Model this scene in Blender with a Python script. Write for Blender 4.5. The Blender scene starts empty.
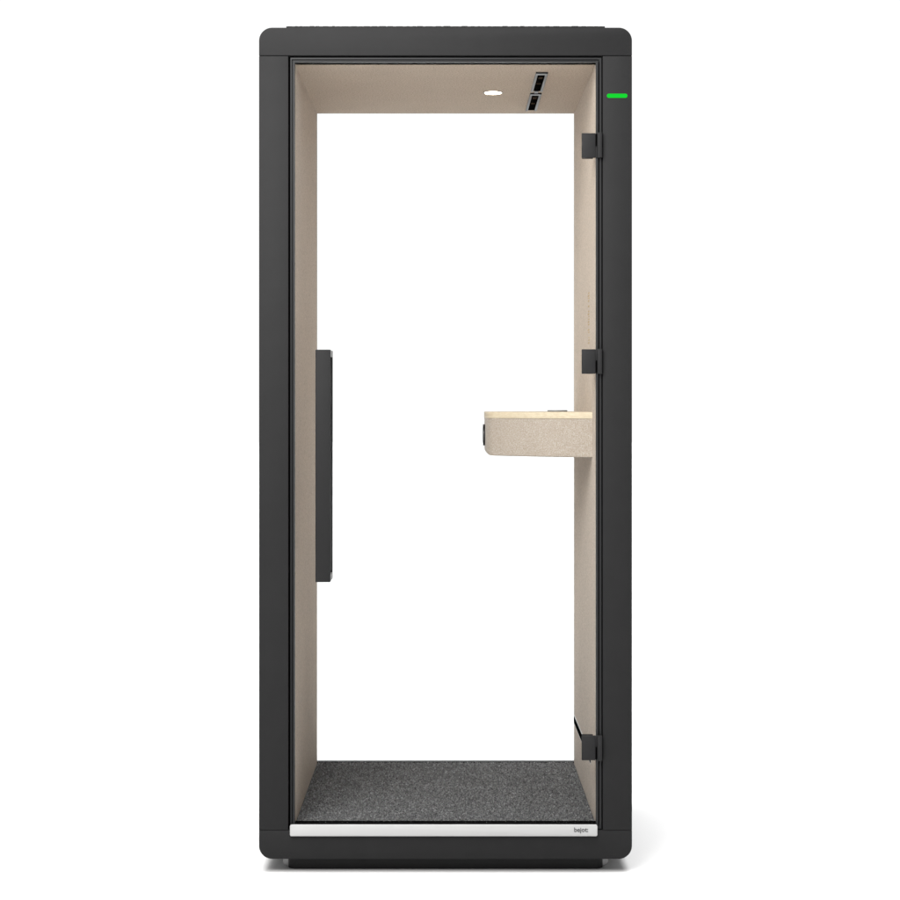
import bpy, bmesh, math, random
from mathutils import Vector, Matrix

random.seed(7)
S = bpy.context.scene
COL = S.collection
PI = math.pi

# ------------------------------------------------------------------ sizes (metres)
EYE = 1.2133            # camera height
DIST = 5.1              # camera to the front face of the booth
# booth: front face y = 0, back y = .935, ground z = 0
HALF_W = 0.4849         # outer half width
Z_TOP = 2.1972
Z_BOT = 0.0355
Z_SEAM_T = 2.1250
Z_SEAM_B = 0.1096
X_POST = 0.4090         # inner edge of the front posts
X_LINE = 0.3935         # face of the felt wall linings
Z_CEIL = 2.1086
Z_FLOOR = 0.1240
Y_BACK = 0.9050
Y_END = 0.9350
ROOT = Vector((0, 0.467, 0))

# ------------------------------------------------------------------ materials
def nodes_of(name):
    m = bpy.data.materials.new(name)
    m.use_nodes = True
    nt = m.node_tree
    b = nt.nodes['Principled BSDF']
    return m, nt, b

def noise(nt, scale, detail=2.0, rough=0.5, vec=None):
    n = nt.nodes.new('ShaderNodeTexNoise')
    n.inputs['Scale'].default_value = scale
    n.inputs['Detail'].default_value = detail
    n.inputs['Roughness'].default_value = rough
    if vec is not None:
        nt.links.new(vec, n.inputs['Vector'])
    return n

def coords(nt):
    return nt.nodes.new('ShaderNodeTexCoord').outputs['Object']

def ramp(nt, fac, stops):
    r = nt.nodes.new('ShaderNodeValToRGB')
    els = r.color_ramp.elements
    while len(els) < len(stops):
        els.new(0.5)
    for e, (p, c) in zip(els, stops):
        e.position = p
        e.color = (*c, 1)
    nt.links.new(fac, r.inputs['Fac'])
    return r

def bump(nt, b, height, strength, dist):
    n = nt.nodes.new('ShaderNodeBump')
    n.inputs['Strength'].default_value = strength
    n.inputs['Distance'].default_value = dist
    nt.links.new(height, n.inputs['Height'])
    nt.links.new(n.outputs['Normal'], b.inputs['Normal'])

def paint(name, col, rough=0.5, var=0.08, bstr=0.10, spec=0.35, scale=900):
    """powder-coated sheet metal: faint mottling and orange peel"""
    m, nt, b = nodes_of(name)
    v = coords(nt)
    n = noise(nt, 14, 4, 0.6, v)
    lo = tuple(c * (1 - var) for c in col)
    hi = tuple(c * (1 + var) for c in col)
    r = ramp(nt, n.outputs['Fac'], [(0.3, lo), (0.7, hi)])
    nt.links.new(r.outputs['Color'], b.inputs['Base Color'])
    b.inputs['Roughness'].default_value = rough
    b.inputs['Specular IOR Level'].default_value = spec
    f = noise(nt, scale, 2, 0.5, v)
    bump(nt, b, f.outputs['Fac'], bstr, 0.0006)
    return m

def felt(name, lo, mid, hi, scale, spread=0.16, bstr=0.5, bdist=0.0012):
    """wool felt: fibres of several tones, soft nap"""
    m, nt, b = nodes_of(name)
    v = coords(nt)
    n = noise(nt, scale, 3, 0.65, v)
    r = ramp(nt, n.outputs['Fac'], [(0.5 - spread, lo), (0.5, mid), (0.5 + spread, hi)])
    big = noise(nt, 9, 3, 0.6, v)
    br = ramp(nt, big.outputs['Fac'], [(0.3, (0.95, 0.95, 0.95)), (0.7, (1, 1, 1))])
    mx = nt.nodes.new('ShaderNodeMix')
    mx.data_type = 'RGBA'
    mx.blend_type = 'MULTIPLY'
    mx.inputs[0].default_value = 1.0
    nt.links.new(r.outputs['Color'], mx.inputs[6])
    nt.links.new(br.outputs['Color'], mx.inputs[7])
    nt.links.new(mx.outputs[2], b.inputs['Base Color'])
    b.inputs['Roughness'].default_value = 0.95
    b.inputs['Specular IOR Level'].default_value = 0.1
    b.inputs['Sheen Weight'].default_value = 0.15
    b.inputs['Sheen Roughness'].default_value = 0.5
    f = noise(nt, scale * 1.3, 2, 0.6, v)
    bump(nt, b, f.outputs['Fac'], bstr, bdist)
    return m

def emitter(name, col, strength):
    m, nt, b = nodes_of(name)
    b.inputs['Base Color'].default_value = (0.002, 0.002, 0.002, 1)
    b.inputs['Specular IOR Level'].default_value = 0.0
    b.inputs['Emission Color'].default_value = (*col, 1)
    b.inputs['Emission Strength'].default_value = strength
    return m

def clear_glass(name):
    m = bpy.data.materials.new(name)
    m.use_nodes = True
    nt = m.node_tree
    nt.nodes.clear()
    out = nt.nodes.new('ShaderNodeOutputMaterial')
    t = nt.nodes.new('ShaderNodeBsdfTransparent')
    t.inputs['Color'].default_value = (0.992, 0.996, 0.994, 1)
    g = nt.nodes.new('ShaderNodeBsdfGlossy')
    g.inputs['Roughness'].default_value = 0.02
    lw = nt.nodes.new('ShaderNodeLayerWeight')
    lw.inputs['Blend'].default_value = 0.25
    mr = nt.nodes.new('ShaderNodeMapRange')
    mr.inputs['To Min'].default_value = 0.0
    mr.inputs['To Max'].default_value = 0.5
    nt.links.new(lw.outputs['Fresnel'], mr.inputs['Value'])
    mr.inputs['From Min'].default_value = 0.06
    mx = nt.nodes.new('ShaderNodeMixShader')
    nt.links.new(mr.outputs['Result'], mx.inputs['Fac'])
    nt.links.new(t.outputs[0], mx.inputs[1])
    nt.links.new(g.outputs[0], mx.inputs[2])
    nt.links.new(mx.outputs[0], out.inputs['Surface'])
    return m

def birch(name):
    m, nt, b = nodes_of(name)
    v = coords(nt)
    mp = nt.nodes.new('ShaderNodeMapping')
    mp.inputs['Scale'].default_value = (6, 60, 220)
    nt.links.new(v, mp.inputs['Vector'])
    n = noise(nt, 2.0, 4, 0.6, mp.outputs['Vector'])
    r = ramp(nt, n.outputs['Fac'], [(0.3, (0.50, 0.415, 0.295)), (0.55, (0.575, 0.495, 0.365)), (0.75, (0.62, 0.545, 0.42))])
    nt.links.new(r.outputs['Color'], b.inputs['Base Color'])
    b.inputs['Roughness'].default_value = 0.5
    return m

def carpet_mat(name):
    m, nt, b = nodes_of(name)
    v = coords(nt)
    mp = nt.nodes.new('ShaderNodeMapping')
    mp.inputs['Scale'].default_value = (225, 105, 150)
    nt.links.new(v, mp.inputs['Vector'])
    n = noise(nt, 1.0, 3, 0.8, mp.outputs['Vector'])
    r = ramp(nt, n.outputs['Fac'], [(0.30, (0.026, 0.026, 0.027)), (0.44, (0.115, 0.116, 0.119)),
                                    (0.56, (0.215, 0.2165, 0.2215)), (0.70, (0.50, 0.502, 0.511))])
    nt.links.new(r.outputs['Color'], b.inputs['Base Color'])
    b.inputs['Roughness'].default_value = 1.0
    b.inputs['Specular IOR Level'].default_value = 0.05
    return m

M = {}
M['shell'] = paint('charcoal powder coat', (0.0132, 0.0132, 0.0136), 0.65, 0.05, 0.10, 0.13)
M['plinth'] = paint('black powder coat', (0.012, 0.012, 0.0123), 0.6, 0.05, 0.1, 0.2)
M['frame'] = paint('dark aluminium profile', (0.012, 0.0125, 0.0135), 0.5, 0.03, 0.0, 0.25)
M['rubber_shade'] = paint('black rubber', (0.0035, 0.0035, 0.0036), 0.95, 0.05, 0.0, 0.0)  # real rubber seals; also painted-in shade for slot, vents and hinge gaps
M['black'] = paint('black plastic', (0.010, 0.010, 0.011), 0.35, 0.05)
M['hinge'] = paint('charcoal hinge metal', (0.0140, 0.0140, 0.0146), 0.6, 0.03, 0.0, 0.14)
M['alu'] = paint('satin aluminium', (0.46, 0.47, 0.48), 0.38, 0.04, 0.03)
M['rail'] = paint('grey aluminium rail', (0.13, 0.133, 0.137), 0.45, 0.04, 0.02, 0.2)
M['sill'] = paint('pale grey sill metal', (0.38, 0.38, 0.379), 0.45, 0.012, 0.03, 0.2)
M['ink'] = paint('dark grey print', (0.05, 0.05, 0.052), 0.6, 0.03, 0.0)
M['foot'] = paint('light grey plastic', (0.36, 0.36, 0.36), 0.6, 0.04)
M['dust'] = paint('dark brown plastic', (0.045, 0.032, 0.022), 0.8, 0.1, 0.0, 0.0)
M['felt'] = felt('beige wall felt', (0.29, 0.228, 0.172), (0.428, 0.344, 0.269), (0.56, 0.463, 0.372), 240, 0.18, 0.4, 0.0015)
M['desk_felt'] = felt('speckled desk felt', (0.28, 0.232, 0.186), (0.375, 0.322, 0.270), (0.48, 0.440, 0.405), 330, 0.21, 0.5, 0.0015)
M['thread'] = paint('tan thread', (0.42, 0.30, 0.15), 0.8, 0.1)
M['birch'] = birch('pale birch')
M['carpet'] = carpet_mat('speckled grey carpet')
M['green'] = emitter('green status light', (0.004, 0.70, 0.030), 1.0)
M['lamp'] = emitter('warm lamp lens', (1.0, 0.90, 0.70), 26.0)
M['glass'] = clear_glass('clear glass')
M['socket'] = paint('mid grey plastic', (0.22, 0.22, 0.225), 0.45, 0.04)

# ------------------------------------------------------------------ mesh helpers
class Shape:
    """collects bevelled solids into ONE mesh with several material slots"""
    def __init__(self):
        self.v, self.f, self.m, self.mats = [], [], [], []

    def slot(self, mat):
        if mat not in self.mats:
            self.mats.append(mat)
        return self.mats.index(mat)

    def take(self, bm, mat):
        k, o = self.slot(mat), len(self.v)
        bm.verts.ensure_lookup_table()
        bm.verts.index_update()
        self.v += [tuple(q.co) for q in bm.verts]
        for f in bm.faces:
            self.f.append([o + q.index for q in f.verts])
            self.m.append(k)
        bm.free()

    def box(self, x0, x1, y0, y1, z0, z1, mat, bev=0.0008, seg=2):
        bm = bmesh.new()
        vs = [bm.verts.new((x, y, z)) for x in sorted((x0, x1)) for y in sorted((y0, y1)) for z in sorted((z0, z1))]
        for q in ((0, 1, 3, 2), (4, 6, 7, 5), (0, 4, 5, 1), (2, 3, 7, 6), (0, 2, 6, 4), (1, 5, 7, 3)):
            bm.faces.new([vs[i] for i in q])
        bmesh.ops.recalc_face_normals(bm, faces=bm.faces)
        if bev:
            bmesh.ops.bevel(bm, geom=bm.edges[:], offset=bev, segments=seg, profile=0.5, affect='EDGES')
        self.take(bm, mat)

    def prism(self, pts, axis, a0, a1, mat, bev=0.0008, seg=2, bev_end=None):
        """outline pts extruded along axis; (x,z) for 'y', (x,y) for 'z', (y,z) for 'x'"""
        def put(p, a):
            if axis == 'y':
                return (p[0], a, p[1])
            if axis == 'z':
                return (p[0], p[1], a)
            return (a, p[0], p[1])
        bm = bmesh.new()
        A = [bm.verts.new(put(p, a0)) for p in pts]
        B = [bm.verts.new(put(p, a1)) for p in pts]
        fa, fb = bm.faces.new(A), bm.faces.new(B)
        n = len(pts)
        for i in range(n):
            bm.faces.new((A[i], A[(i + 1) % n], B[(i + 1) % n], B[i]))
        bmesh.ops.recalc_face_normals(bm, faces=bm.faces)
        if bev:
            ea = list(fa.edges)
            eb = list(fb.edges)
            if bev_end is None:
                bmesh.ops.bevel(bm, geom=ea + eb, offset=bev, segments=seg, profile=0.5, affect='EDGES')
            else:
                bmesh.ops.bevel(bm, geom=ea, offset=bev, segments=seg, profile=0.5, affect='EDGES')
                eb = [e for e in fb.edges] if fb.is_valid else []
                if eb and bev_end:
                    bmesh.ops.bevel(bm, geom=eb, offset=bev_end, segments=seg, profile=0.5, affect='EDGES')
        self.take(bm, mat)

    def disc(self, c, r, axis, a0, a1, mat, n=40, bev=0.0008, seg=2):
        pts = [(c[0] + r * math.cos(2 * PI * i / n), c[1] + r * math.sin(2 * PI * i / n)) for i in range(n)]
        self.prism(pts, axis, a0, a1, mat, bev, seg)

    def ring(self, c, r0, r1, axis, a0, a1, mat, n=48):
        bm = bmesh.new()
        rows = []
        for r, a in ((r0, a0), (r1, a0), (r1, a1), (r0, a1)):
            row = []
            for i in range(n):
                p = (c[0] + r * math.cos(2 * PI * i / n), c[1] + r * math.sin(2 * PI * i / n))
                row.append(bm.verts.new((p[0], p[1], a) if axis == 'z' else (a, p[0], p[1])))
            rows.append(row)
        for k in range(4):
            A, B = rows[k], rows[(k + 1) % 4]
            for i in range(n):
                bm.faces.new((A[i], A[(i + 1) % n], B[(i + 1) % n], B[i]))
        bmesh.ops.recalc_face_normals(bm, faces=bm.faces)
        self.take(bm, mat)

    def frame(self, x0, x1, z0, z1, w, y0, y1, mat, bev=0.0006, wl=None, wr=None, wt=None, wb=None):
        """rectangular ring in the x-z plane, mitred, one closed solid"""
        wl, wr, wt, wb = (w if q is None else q for q in (wl, wr, wt, wb))
        bm = bmesh.new()
        o = [(x0, z0), (x1, z0), (x1, z1), (x0, z1)]
        i_ = [(x0 + wl, z0 + wb), (x1 - wr, z0 + wb), (x1 - wr, z1 - wt), (x0 + wl, z1 - wt)]
        L = []
        for pts, y in ((o, y0), (i_, y0), (i_, y1), (o, y1)):
            L.append([bm.verts.new((p[0], y, p[1])) for p in pts])
        for k in range(4):
            A, B = L[k], L[(k + 1) % 4]
            for j in range(4):
                bm.faces.new((A[j], A[(j + 1) % 4], B[(j + 1) % 4], B[j]))
        bmesh.ops.recalc_face_normals(bm, faces=bm.faces)
        if bev:
            es = [e for e in bm.edges if e.calc_face_angle(0) > 0.5]
            bmesh.ops.bevel(bm, geom=es, offset=bev, segments=1, profile=0.5, affect='EDGES')
        self.take(bm, mat)

    def build(self, name, parent=None, smooth=35):
        me = bpy.data.meshes.new(name)
        me.from_pydata(self.v, [], self.f)
        for mt in self.mats:
            me.materials.append(M[mt])
        me.polygons.foreach_set('material_index', self.m)
        me.update()
        if smooth:
            me.shade_smooth()
            bm = bmesh.new()
            bm.from_mesh(me)
            lim = math.radians(smooth)
            for e in bm.edges:
                e.smooth = e.calc_face_angle(PI) < lim
            bm.to_mesh(me)
            bm.free()
        o = bpy.data.objects.new(name, me)
        COL.objects.link(o)
        if parent is not None:
            o.parent = parent
            if parent.type == 'EMPTY':
                o.location = -parent.location
        return o

def arc(cx, cy, rx, ry, a0, a1, n):
    return [(cx + rx * math.cos(math.radians(a0 + (a1 - a0) * i / n)),
             cy + ry * math.sin(math.radians(a0 + (a1 - a0) * i / n))) for i in range(n + 1)]

def rounded(x0, x1, y0, y1, r, n=8):
    return (arc(x1 - r, y1 - r, r, r, 0, 90, n) + arc(x0 + r, y1 - r, r, r, 90, 180, n)
            + arc(x0 + r, y0 + r, r, r, 180, 270, n) + arc(x1 - r, y0 + r, r, r, 270, 360, n))

# ------------------------------------------------------------------ the setting
g = Shape()
bm = bmesh.new()
G = 60.0
vs = [bm.verts.new(p) for p in ((-G, -G, 0), (G, -G, 0), (G, G, 0), (-G, G, 0))]
bm.faces.new(vs)
mfl, nt, b = nodes_of('white studio floor')
n = noise(nt, 3, 4, 0.6, coords(nt))
r = ramp(nt, n.outputs['Fac'], [(0.3, (0.595, 0.595, 0.595)), (0.7, (0.605, 0.605, 0.605))])
nt.links.new(r.outputs['Color'], b.inputs['Base Color'])
b.inputs['Roughness'].default_value = 0.9
b.inputs['Specular IOR Level'].default_value = 0.1
M['floor'] = mfl
g.take(bm, 'floor')
floor = g.build('floor', None, 0)
floor['kind'] = 'structure'
floor['label'] = 'seamless white studio floor under the booth'

# ------------------------------------------------------------------ the booth
booth = bpy.data.objects.new('phone_booth', None)
COL.objects.link(booth)
booth.empty_display_size = 0.3
booth.location = ROOT
booth['label'] = 'tall charcoal office phone booth with beige felt inside and a clear glass door'
booth['category'] = 'phone booth'

# outer shell
R = 0.034
s = Shape()
pts = ([(-HALF_W, Z_SEAM_T), (HALF_W, Z_SEAM_T)] + arc(HALF_W - R, Z_TOP - R, R, R, 0, 90, 14)
       + arc(-HALF_W + R, Z_TOP - R, R, R, 90, 180, 14))
s.prism(pts, 'y', 0, Y_END, 'shell', 0.0012)
top_panel = s.build('top_panel', booth)

s = Shape()
pts = ([(HALF_W, Z_SEAM_B), (-HALF_W, Z_SEAM_B)] + arc(-HALF_W + R, Z_BOT + R, R, R, 180, 270, 14)
       + arc(HALF_W - R, Z_BOT + R, R, R, 270, 360, 14))
s.prism(pts, 'y', 0, Y_END, 'shell', 0.0012)
bottom_panel = s.build('bottom_panel', booth)

for sx in (-1, 1):
    s = Shape()
    s.box(sx * X_POST, sx * HALF_W, 0, Y_END, Z_SEAM_B + 0.0008, Z_SEAM_T - 0.0016, 'shell', 0.0012)
    s.build('side_panel', booth)

# raised roof plate with a perforated, slightly uneven front lip
s = Shape()
s.box(-0.4145, 0.4150, 0.004, 0.86, Z_TOP, Z_TOP + 0.0042, 'shell', 0.0008)
x = -0.41
while x < 0.405:
    w = random.uniform(0.006, 0.02)
    s.box(x, x + w, 0.006, 0.012, Z_TOP + 0.0040, Z_TOP + 0.0040 + random.uniform(0.0006, 0.0014), 'shell', 0)
    x += w + random.uniform(0.003, 0.010)
s.build('roof_plate', booth)

# plinth with soft corners, four levelling feet
s = Shape()
PX, PY0, PY1 = 0.4135, 0.040, 0.895
s.prism(rounded(-PX, PX, PY0, PY1, 0.022), 'z', 0.0006, Z_BOT - 0.0004, 'plinth', 0.0015)
plinth = s.build('plinth', booth)
for sx in (-1, 1):
    for y in (0.090, 0.845):
        s = Shape()
        s.disc((sx * 0.399, y), 0.031, 'z', 0.0004, 0.0300, 'foot', 32, 0.009, 4)
        s.build('foot', plinth)

# felt linings: a thin lip in front, full thickness behind the door rebate
def lining(sx):
    s = Shape()
    pts = [(sx * x, y) for x, y in ((X_LINE, 0.0175), (X_LINE + 0.0030, 0.0175), (X_LINE + 0.0030, 0.0492),
                                    (X_POST - 0.0005, 0.0492), (X_POST - 0.0005, Y_BACK), (X_LINE, Y_BACK))]
    s.prism(pts, 'z', Z_FLOOR - 0.006, Z_CEIL + 0.008, 'felt', 0.001)
    return s.build('wall_lining', booth)
lin_l = lining(-1)
lin_r = lining(1)
s = Shape()
s.box(-X_LINE - 0.002, X_LINE + 0.002, 0.0505, Y_BACK, Z_CEIL, Z_SEAM_T - 0.001, 'felt', 0.0005, 1)
ceil = s.build('ceiling_lining', booth)

# tan stitched lines on the hinge-side lining
s = Shape()
zrow = 1.5215
k = 0
while zrow > 1.383:
    gap = k in (4, 6, 13, 16)
    if not gap:
        y = 0.265 + random.uniform(0, 0.006)
        end = random.choice((0.288, 0.296, 0.302, 0.310))
        while y < end:
            w = random.uniform(0.005, 0.010)
            s.box(X_LINE - 0.0006, X_LINE + 0.001, y, y + w, zrow, zrow + 0.0036, 'thread', 0)
            y += w + random.uniform(0.0012, 0.003)
    zrow -= 0.0072
    k += 1
s.build('stitching', lin_r)

# long air slot low on the hinge-side lining: inner shade painted black, aluminium rim
s = Shape()
zc0, y0, y1 = 0.2565, 0.205, Y_BACK - 0.004
s.prism(rounded(y0 - 0.003, y1, zc0 - 0.0140, zc0 + 0.0140, 0.0135), 'x', X_LINE - 0.0008, X_LINE + 0.002, 'alu', 0.0003, 1)
s.prism(rounded(y0, y1 - 0.003, zc0 - 0.0105, zc0 + 0.0105, 0.0100), 'x', X_LINE - 0.0014, X_LINE + 0.0015, 'rubber_shade', 0, 1)
s.build('air_slot', lin_r)

# carpet: backing plus tufts
s = Shape()
s.box(-X_LINE + 0.0005, X_LINE - 0.0005, 0.024, Y_BACK, Z_SEAM_B + 0.0006, Z_FLOOR - 0.004, 'carpet', 0)
cell = 0.0042
nx, ny = int((2 * X_LINE - 0.004) / cell), int((Y_BACK - 0.030) / cell)
k = s.slot('carpet')
for i in range(nx):
    for j in range(ny):
        cx = -X_LINE + 0.003 + (i + 0.5 + random.uniform(-0.35, 0.35)) * cell
        cy = 0.030 + (j + 0.5 + random.uniform(-0.35, 0.35)) * cell
        h = random.uniform(0.0030, 0.0058)
        r_ = cell * random.uniform(0.45, 0.68)
        a = random.uniform(0, PI)
        o = len(s.v)
        dx, dy = random.uniform(-0.0012, 0.0012), random.uniform(-0.0012, 0.0012)
        for q in range(4):
            s.v.append((cx + r_ * math.cos(a + q * PI / 2), cy + r_ * math.sin(a + q * PI / 2), Z_FLOOR - 0.0045))
        for q in range(4):
            s.v.append((cx + dx + 0.6 * r_ * math.cos(a + q * PI / 2), cy + dy + 0.6 * r_ * math.sin(a + q * PI / 2),
                        Z_FLOOR - 0.0045 + h * random.uniform(0.8, 1.0)))
        for q in range(4):
            s.f.append([o + q, o + (q + 1) % 4, o + 4 + (q + 1) % 4, o + 4 + q])
            s.m.append(k)
        s.f.append([o + 4, o + 5, o + 6, o + 7])
        s.m.append(k)
s.build('carpet', booth, 0)

# door frame set back between the posts: black rebate behind, dark profile in front
s = Shape()
ZF0, ZF1 = Z_SEAM_B + 0.0006, Z_SEAM_T - 0.0008
s.frame(-X_POST + 0.0002, X_POST - 0.0002, ZF0, ZF1, 0.0120, 0.030, 0.0485, 'rubber_shade', 0, wt=0.0150, wb=0.0145)
s.frame(-0.4043, 0.4066, ZF0 + 0.001, 2.1208, 0.004, 0.008, 0.030, 'frame', 0.0008, wl=0.0040, wr=0.0064, wt=0.0050, wb=0.0100)
s.frame(-0.4002, 0.4001, ZF0 + 0.012, 2.1157, 0.0028, 0.014, 0.030, 'frame', 0.0005, wl=0.0026, wr=0.0018, wt=0.0040, wb=0.002)
s.build('door_frame', booth)

# glass door: edge seal, pane, pull handle, three hinges
s = Shape()
s.frame(-0.3968, 0.3974, Z_FLOOR - 0.0005, 2.1103, 0.0046, 0.002, 0.016, 'frame', 0.0010, wl=0.0046, wr=0.0060, wt=0.0032, wb=0.0)
s.box(-0.3920, 0.3913, 0.003, 0.017, Z_FLOOR - 0.0005, Z_FLOOR + 0.0028, 'rubber_shade', 0.001)
door = s.build('door', booth)
s = Shape()
s.box(-0.3926, 0.3918, 0.005, 0.013, Z_FLOOR + 0.0022, 2.1078, 'glass', 0)
s.build('glass_pane', door)

s = Shape()
hx0, hx1 = -0.3352, -0.2964
hz0, hz1 = 0.7594, 1.3585
s.box(hx0, hx1, -0.050, -0.036, hz0, hz1, 'shell', 0.0016, 2)           # outer bar
s.box(hx0 + 0.002, hx1, 0.050, 0.062, hz0, hz1, 'black', 0.0016, 2)     # inner bar
for (a, b2) in ((hz0, hz0 + 0.018), (hz1 - 0.018, hz1)):
    s.box(hx0 + 0.003, hx1 - 0.0002, -0.036, 0.0048, a + 0.0004, b2 - 0.0004, 'socket', 0.0008)
    s.box(hx0 + 0.003, hx1 - 0.0002, 0.0132, 0.0500, a + 0.0004, b2 - 0.0004, 'socket', 0.0008)
s.build('handle', door)

HZ = (1.8905, 1.3290, 0.3245)
def hinge(zc, gap_up):
    s = Shape()
    h = 0.0318
    s.box(0.3540, 0.3898, -0.0045, 0.0048, zc - h, zc + h, 'hinge', 0.0012)          # outer leaf
    s.box(0.3560, 0.3850, 0.0132, 0.0250, zc - h, zc + h, 'hinge', 0.0012)           # clamp plate behind the glass
    # arm from the leaf to the knuckle over half of the height
    z0, z1 = (zc - h, zc - 0.002) if gap_up else (zc + 0.002, zc + h)
    s.box(0.3896, 0.3950, -0.0030, 0.0040, z0 + 0.0006, z1 - 0.0006, 'hinge', 0.0006)
    s.box(0.3892, 0.3952, 0.0010, 0.0046, zc - h + 0.001, zc + h - 0.001, 'rubber_shade', 0)  # added dark plate, stands in for the shade in the hinge gap
    # knuckle: rounded upright barrel
    s.prism(rounded(0.3945, 0.4072, -0.0120, 0.0060, 0.004, 5), 'z', zc - h - 0.0006, zc + h + 0.0006, 'hinge', 0.0008)
    return s.build('hinge', door)
hinge(HZ[0], True)
hinge(HZ[1], False)
hinge(HZ[2], False)

# sill plate with the maker's lettering
s = Shape()
s.prism(rounded(-0.4040, 0.3945, 0.0962, 0.1257, 0.0042, 6), 'y', -0.008, 0.0005, 'sill', 0.0012)
sill = s.build('sill_plate', booth)
cu = bpy.data.curves.new('lettering_curve', 'FONT')
cu.body = 'bejot:'
cu.size = 0.0165
cu.extrude = 0.0003
cu.offset = 0.00028
cu.space_character = 1.0
tmp = bpy.data.objects.new('lettering_curve', cu)
COL.objects.link(tmp)
bpy.context.view_layer.update()
me = bpy.data.meshes.new_from_object(tmp.evaluated_get(bpy.context.evaluated_depsgraph_get()))
bpy.data.objects.remove(tmp)
bpy.data.curves.remove(cu)
me.name = 'lettering'
me.materials.clear()
me.materials.append(M['ink'])
xs = [q.co.x for q in me.vertices]
w = max(xs) - min(xs)
sc = 0.0365 / w
me.transform(Matrix.Translation((0.334, -0.0083, 0.1078)) @ Matrix.Rotation(PI / 2, 4, 'X')
             @ Matrix.Diagonal((sc, sc, 1, 1)) @ Matrix.Translation((-min(xs), 0, 0)))
let = bpy.data.objects.new('lettering', me)
COL.objects.link(let)
let.parent = sill

# green status light on the hinge-side post
s = Shape()
s.prism(rounded(0.4195, 0.4730, 2.0145, 2.0252, 0.0052, 8), 'y', -0.0012, 0.002, 'green', 0.0004, 1)
s.build('status_light', booth)

# ceiling lamp: trim ring and lens
s = Shape()
s.ring((0.1357, 0.502), 0.0242, 0.0285, 'z', Z_CEIL - 0.0012, Z_CEIL + 0.002, 'rail')
lampo = s.build('ceiling_lamp', booth)
s = Shape()
s.disc((0.1357, 0.502), 0.0240, 'z', Z_CEIL - 0.0022, Z_CEIL + 0.001, 'lamp', 48, 0.0016, 3)
s.build('lamp_lens', lampo)

# ceiling air vents: flat strip painted black as channel shade between two aluminium rails
def vent(y0, y1):
    s = Shape()
    x0, x1 = 0.2420, 0.2755
    z = Z_CEIL
    s.box(x0 + 0.001, x1 - 0.001, y0, y1, z - 0.0012, z + 0.002, 'rubber_shade', 0.0003, 1)
    v = s.build('ceiling_vent', booth)
    for a, b2 in ((x0, x0 + 0.0068), (x1 - 0.0068, x1)):
        s = Shape()
        s.box(a, b2, y0 + 0.022, y1, z - 0.0040, z - 0.0008, 'rail', 0.0010, 2)
        s.build('rail', v)
    s = Shape()
    s.box(x0 + 0.0006, x1 - 0.0006, y0 - 0.003, y0 + 0.020, z - 0.0050, z - 0.0004, 'black', 0.0012, 2)
    s.build('end_cap', v)
    L = y1 - y0
    for fr, ln in ((0.22, 0.10), (0.56, 0.05)):
        a = y0 + fr * L
        s = Shape()
        s.box(x0 + 0.011, x1 - 0.011, a, a + ln * L, z - 0.0024, z - 0.0008, 'dust', 0.0006, 1)
        s.build('air_nozzle', v)
vent(0.160, 0.470)
vent(0.507, 0.830)
s = Shape()
s.box(0.2530, 0.2640, 0.466, 0.506, Z_CEIL - 0.0030, Z_CEIL + 0.001, 'black', 0.001, 1)
s.build('vent_link', booth)

# rear window: slim frame hidden behind the linings, clear pane
s = Shape()
s.frame(-X_POST + 0.0006, X_POST - 0.0006, ZF0, ZF1, 0.0155, Y_BACK + 0.0004, Y_END - 0.002, 'frame', 0, wl=0.0138, wr=0.0134, wt=0.0115, wb=0.0142)
rear = s.build('rear_window', booth)
s = Shape()
s.box(-0.3948, 0.3952, Y_BACK + 0.010, Y_BACK + 0.018, Z_FLOOR + 0.001, 2.1126, 'glass', 0)
s.build('glass_pane', rear)

# small desk on the hinge-side wall
ZD_T = EYE - 0.0161
ZD_S = EYE - 0.0348
ZD_B = EYE - 0.1385
def desk_outline(inset=0.0):
    xl = 0.1120 + inset
    def quad(p, c, q, n, skip):
        return [((1 - u) ** 2 * p[0] + 2 * u * (1 - u) * c[0] + u * u * q[0],
                 (1 - u) ** 2 * p[1] + 2 * u * (1 - u) * c[1] + u * u * q[1]) for u in [i / n for i in range(skip, n + 1)]]
    k = (0.136 + inset, 0.366)
    front = quad((X_LINE + 0.0135, 0.148 + inset), (0.240, 0.243 + inset), k, 16, 0)
    front += quad(k, (xl, 0.392), (xl, 0.436), 12, 1)
    mid = 0.520
    back = [(x, 2 * mid - y) for x, y in reversed(front)]
    return front + back
s = Shape()
bm = bmesh.new()
out = desk_outline(0.0012)
rows = []
for z, cut in ([(ZD_S, 0.0)] + [(ZD_B + 0.017 * (1 - math.sin(a * PI / 12)), 0.015 * (1 - math.cos(a * PI / 12))) for a in range(7)]):
    rows.append([bm.verts.new((max(x, 0.1132 + cut), y, z)) for x, y in out])
top_f, bot_f = bm.faces.new(rows[0]), bm.faces.new(rows[-1])
for A, B in zip(rows, rows[1:]):
    for i in range(len(out)):
        j = (i + 1) % len(out)
        bm.faces.new((A[i], A[j], B[j], B[i]))
bmesh.ops.recalc_face_normals(bm, faces=bm.faces)
bmesh.ops.bevel(bm, geom=list(bot_f.edges), offset=0.002, segments=1, profile=0.5, affect='EDGES')
s.take(bm, 'desk_felt')
desk = s.build('desk', booth, 50)
s = Shape()
s.prism(desk_outline(0.0), 'z', ZD_S + 0.0004, ZD_T, 'birch', 0.0016, 2)
s.build('desk_top', desk)
s = Shape()
s.disc((0.520, EYE - 0.083), 0.0312, 'x', 0.1072, 0.1150, 'black', 40, 0.0010, 2)
s.disc((0.520, EYE - 0.083), 0.0220, 'x', 0.1067, 0.1080, 'black', 32, 0.0004, 1)
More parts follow.
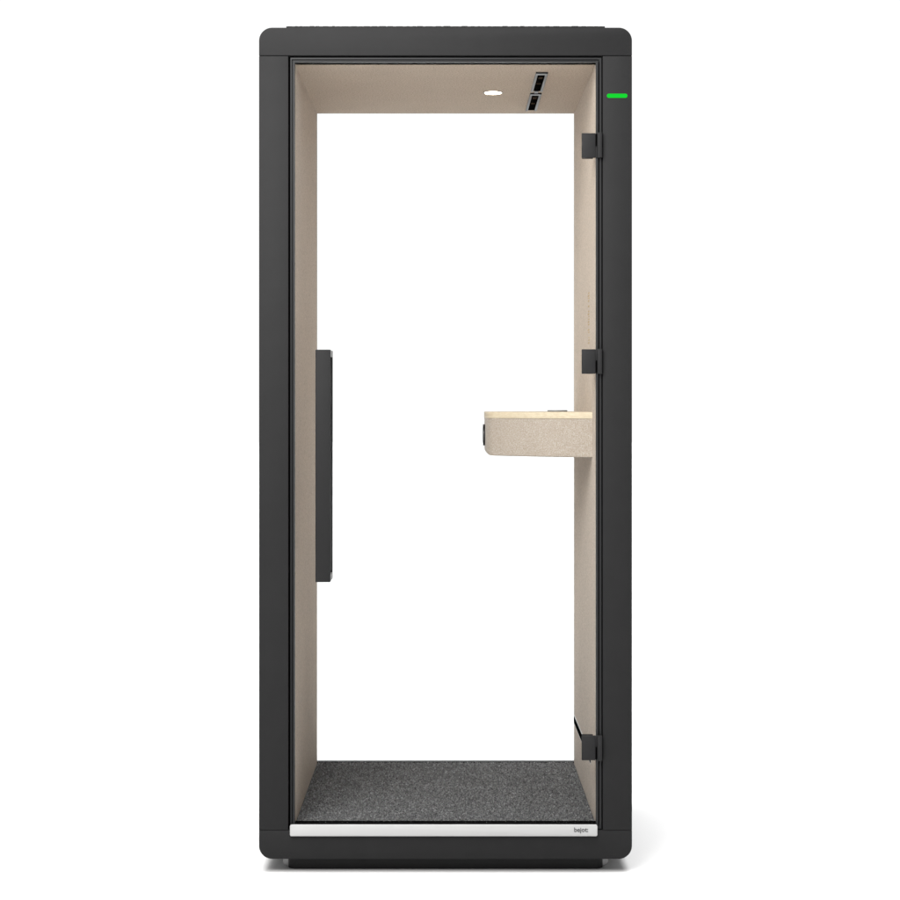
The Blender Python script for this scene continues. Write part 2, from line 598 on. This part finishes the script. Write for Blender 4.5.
s.build('power_socket', desk)
s = Shape()
s.disc((0.3205, 0.520), 0.0285, 'z', ZD_T + 0.0002, ZD_T + 0.0042, 'socket', 40, 0.0010, 2)
s.build('cable_grommet', desk)

# ------------------------------------------------------------------ light
w = bpy.data.worlds.new('World')
S.world = w
w.use_nodes = True
nt = w.node_tree
bg = nt.nodes['Background']
tc = nt.nodes.new('ShaderNodeTexCoord')
sep = nt.nodes.new('ShaderNodeSeparateXYZ')
nt.links.new(tc.outputs['Generated'], sep.inputs[0])
def mrange(src, f0, f1, t0, t1, kind='SMOOTHSTEP'):
    n = nt.nodes.new('ShaderNodeMapRange')
    n.interpolation_type = kind
    n.inputs['From Min'].default_value = f0
    n.inputs['From Max'].default_value = f1
    n.inputs['To Min'].default_value = t0
    n.inputs['To Max'].default_value = t1
    nt.links.new(src, n.inputs['Value'])
    return n.outputs['Result']
def math2(op, a, b2):
    n = nt.nodes.new('ShaderNodeMath')
    n.operation = op
    for i, q in enumerate((a, b2)):
        if isinstance(q, (int, float)):
            n.inputs[i].default_value = q
        else:
            nt.links.new(q, n.inputs[i])
    return n.outputs[0]
# white studio: bright sweep behind, overhead glow added to whiten the floor, dimmer room behind the camera, a little brighter on the left
WORLD_FRONT, WORLD_SIDE, WORLD_BACK, WORLD_TOP, WORLD_LEFT = 0.42, 0.75, 1.06, 15.5, 0.10
v = mrange(sep.outputs['Y'], -0.35, 0.40, WORLD_FRONT, WORLD_SIDE)
v = math2('ADD', v, mrange(sep.outputs['Y'], 0.72, 0.93, 0.0, WORLD_BACK - WORLD_SIDE))
t = mrange(sep.outputs['Z'], 0.90, 0.97, 0.0, WORLD_TOP)
l = mrange(sep.outputs['X'], 0.1, -0.9, 0.0, WORLD_LEFT)
tot = math2('ADD', math2('ADD', v, t), l)
bg.inputs['Color'].default_value = (1, 1, 1, 1)
nt.links.new(tot, bg.inputs['Strength'])

ld = bpy.data.lights.new('softbox', 'AREA')
ld.shape = 'RECTANGLE'
ld.size = 1.7
ld.size_y = 1.7
ld.energy = 122
ld.color = (1.0, 0.985, 0.965)
lo = bpy.data.objects.new('softbox', ld)
COL.objects.link(lo)
lo.location = (-0.85, -1.95, 2.6)
lo.rotation_euler = (Vector((0.0, 0.1, 1.25)) - lo.location).to_track_quat('-Z', 'Y').to_euler()

# ------------------------------------------------------------------ camera
cd = bpy.data.cameras.new('camera')
cd.sensor_width = 36
cd.lens = 36 * DIST / (900 * 0.0026)
cd.shift_x = 4.5 / 900
cd.shift_y = -44.0 / 900
cd.clip_start = 0.1
cd.clip_end = 300
cam = bpy.data.objects.new('camera', cd)
COL.objects.link(cam)
cam.location = (0, -DIST, EYE)
cam.rotation_euler = (PI / 2, 0, 0)
S.camera = cam

S.view_settings.view_transform = 'Standard'
S.view_settings.look = 'None'
S.view_settings.exposure = 0
S.view_settings.gamma = 1
S.cycles.max_bounces = 12
S.cycles.diffuse_bounces = 6
S.cycles.transparent_max_bounces = 16
S.cycles.use_denoising = True
S.cycles.sample_clamp_indirect = 4.0
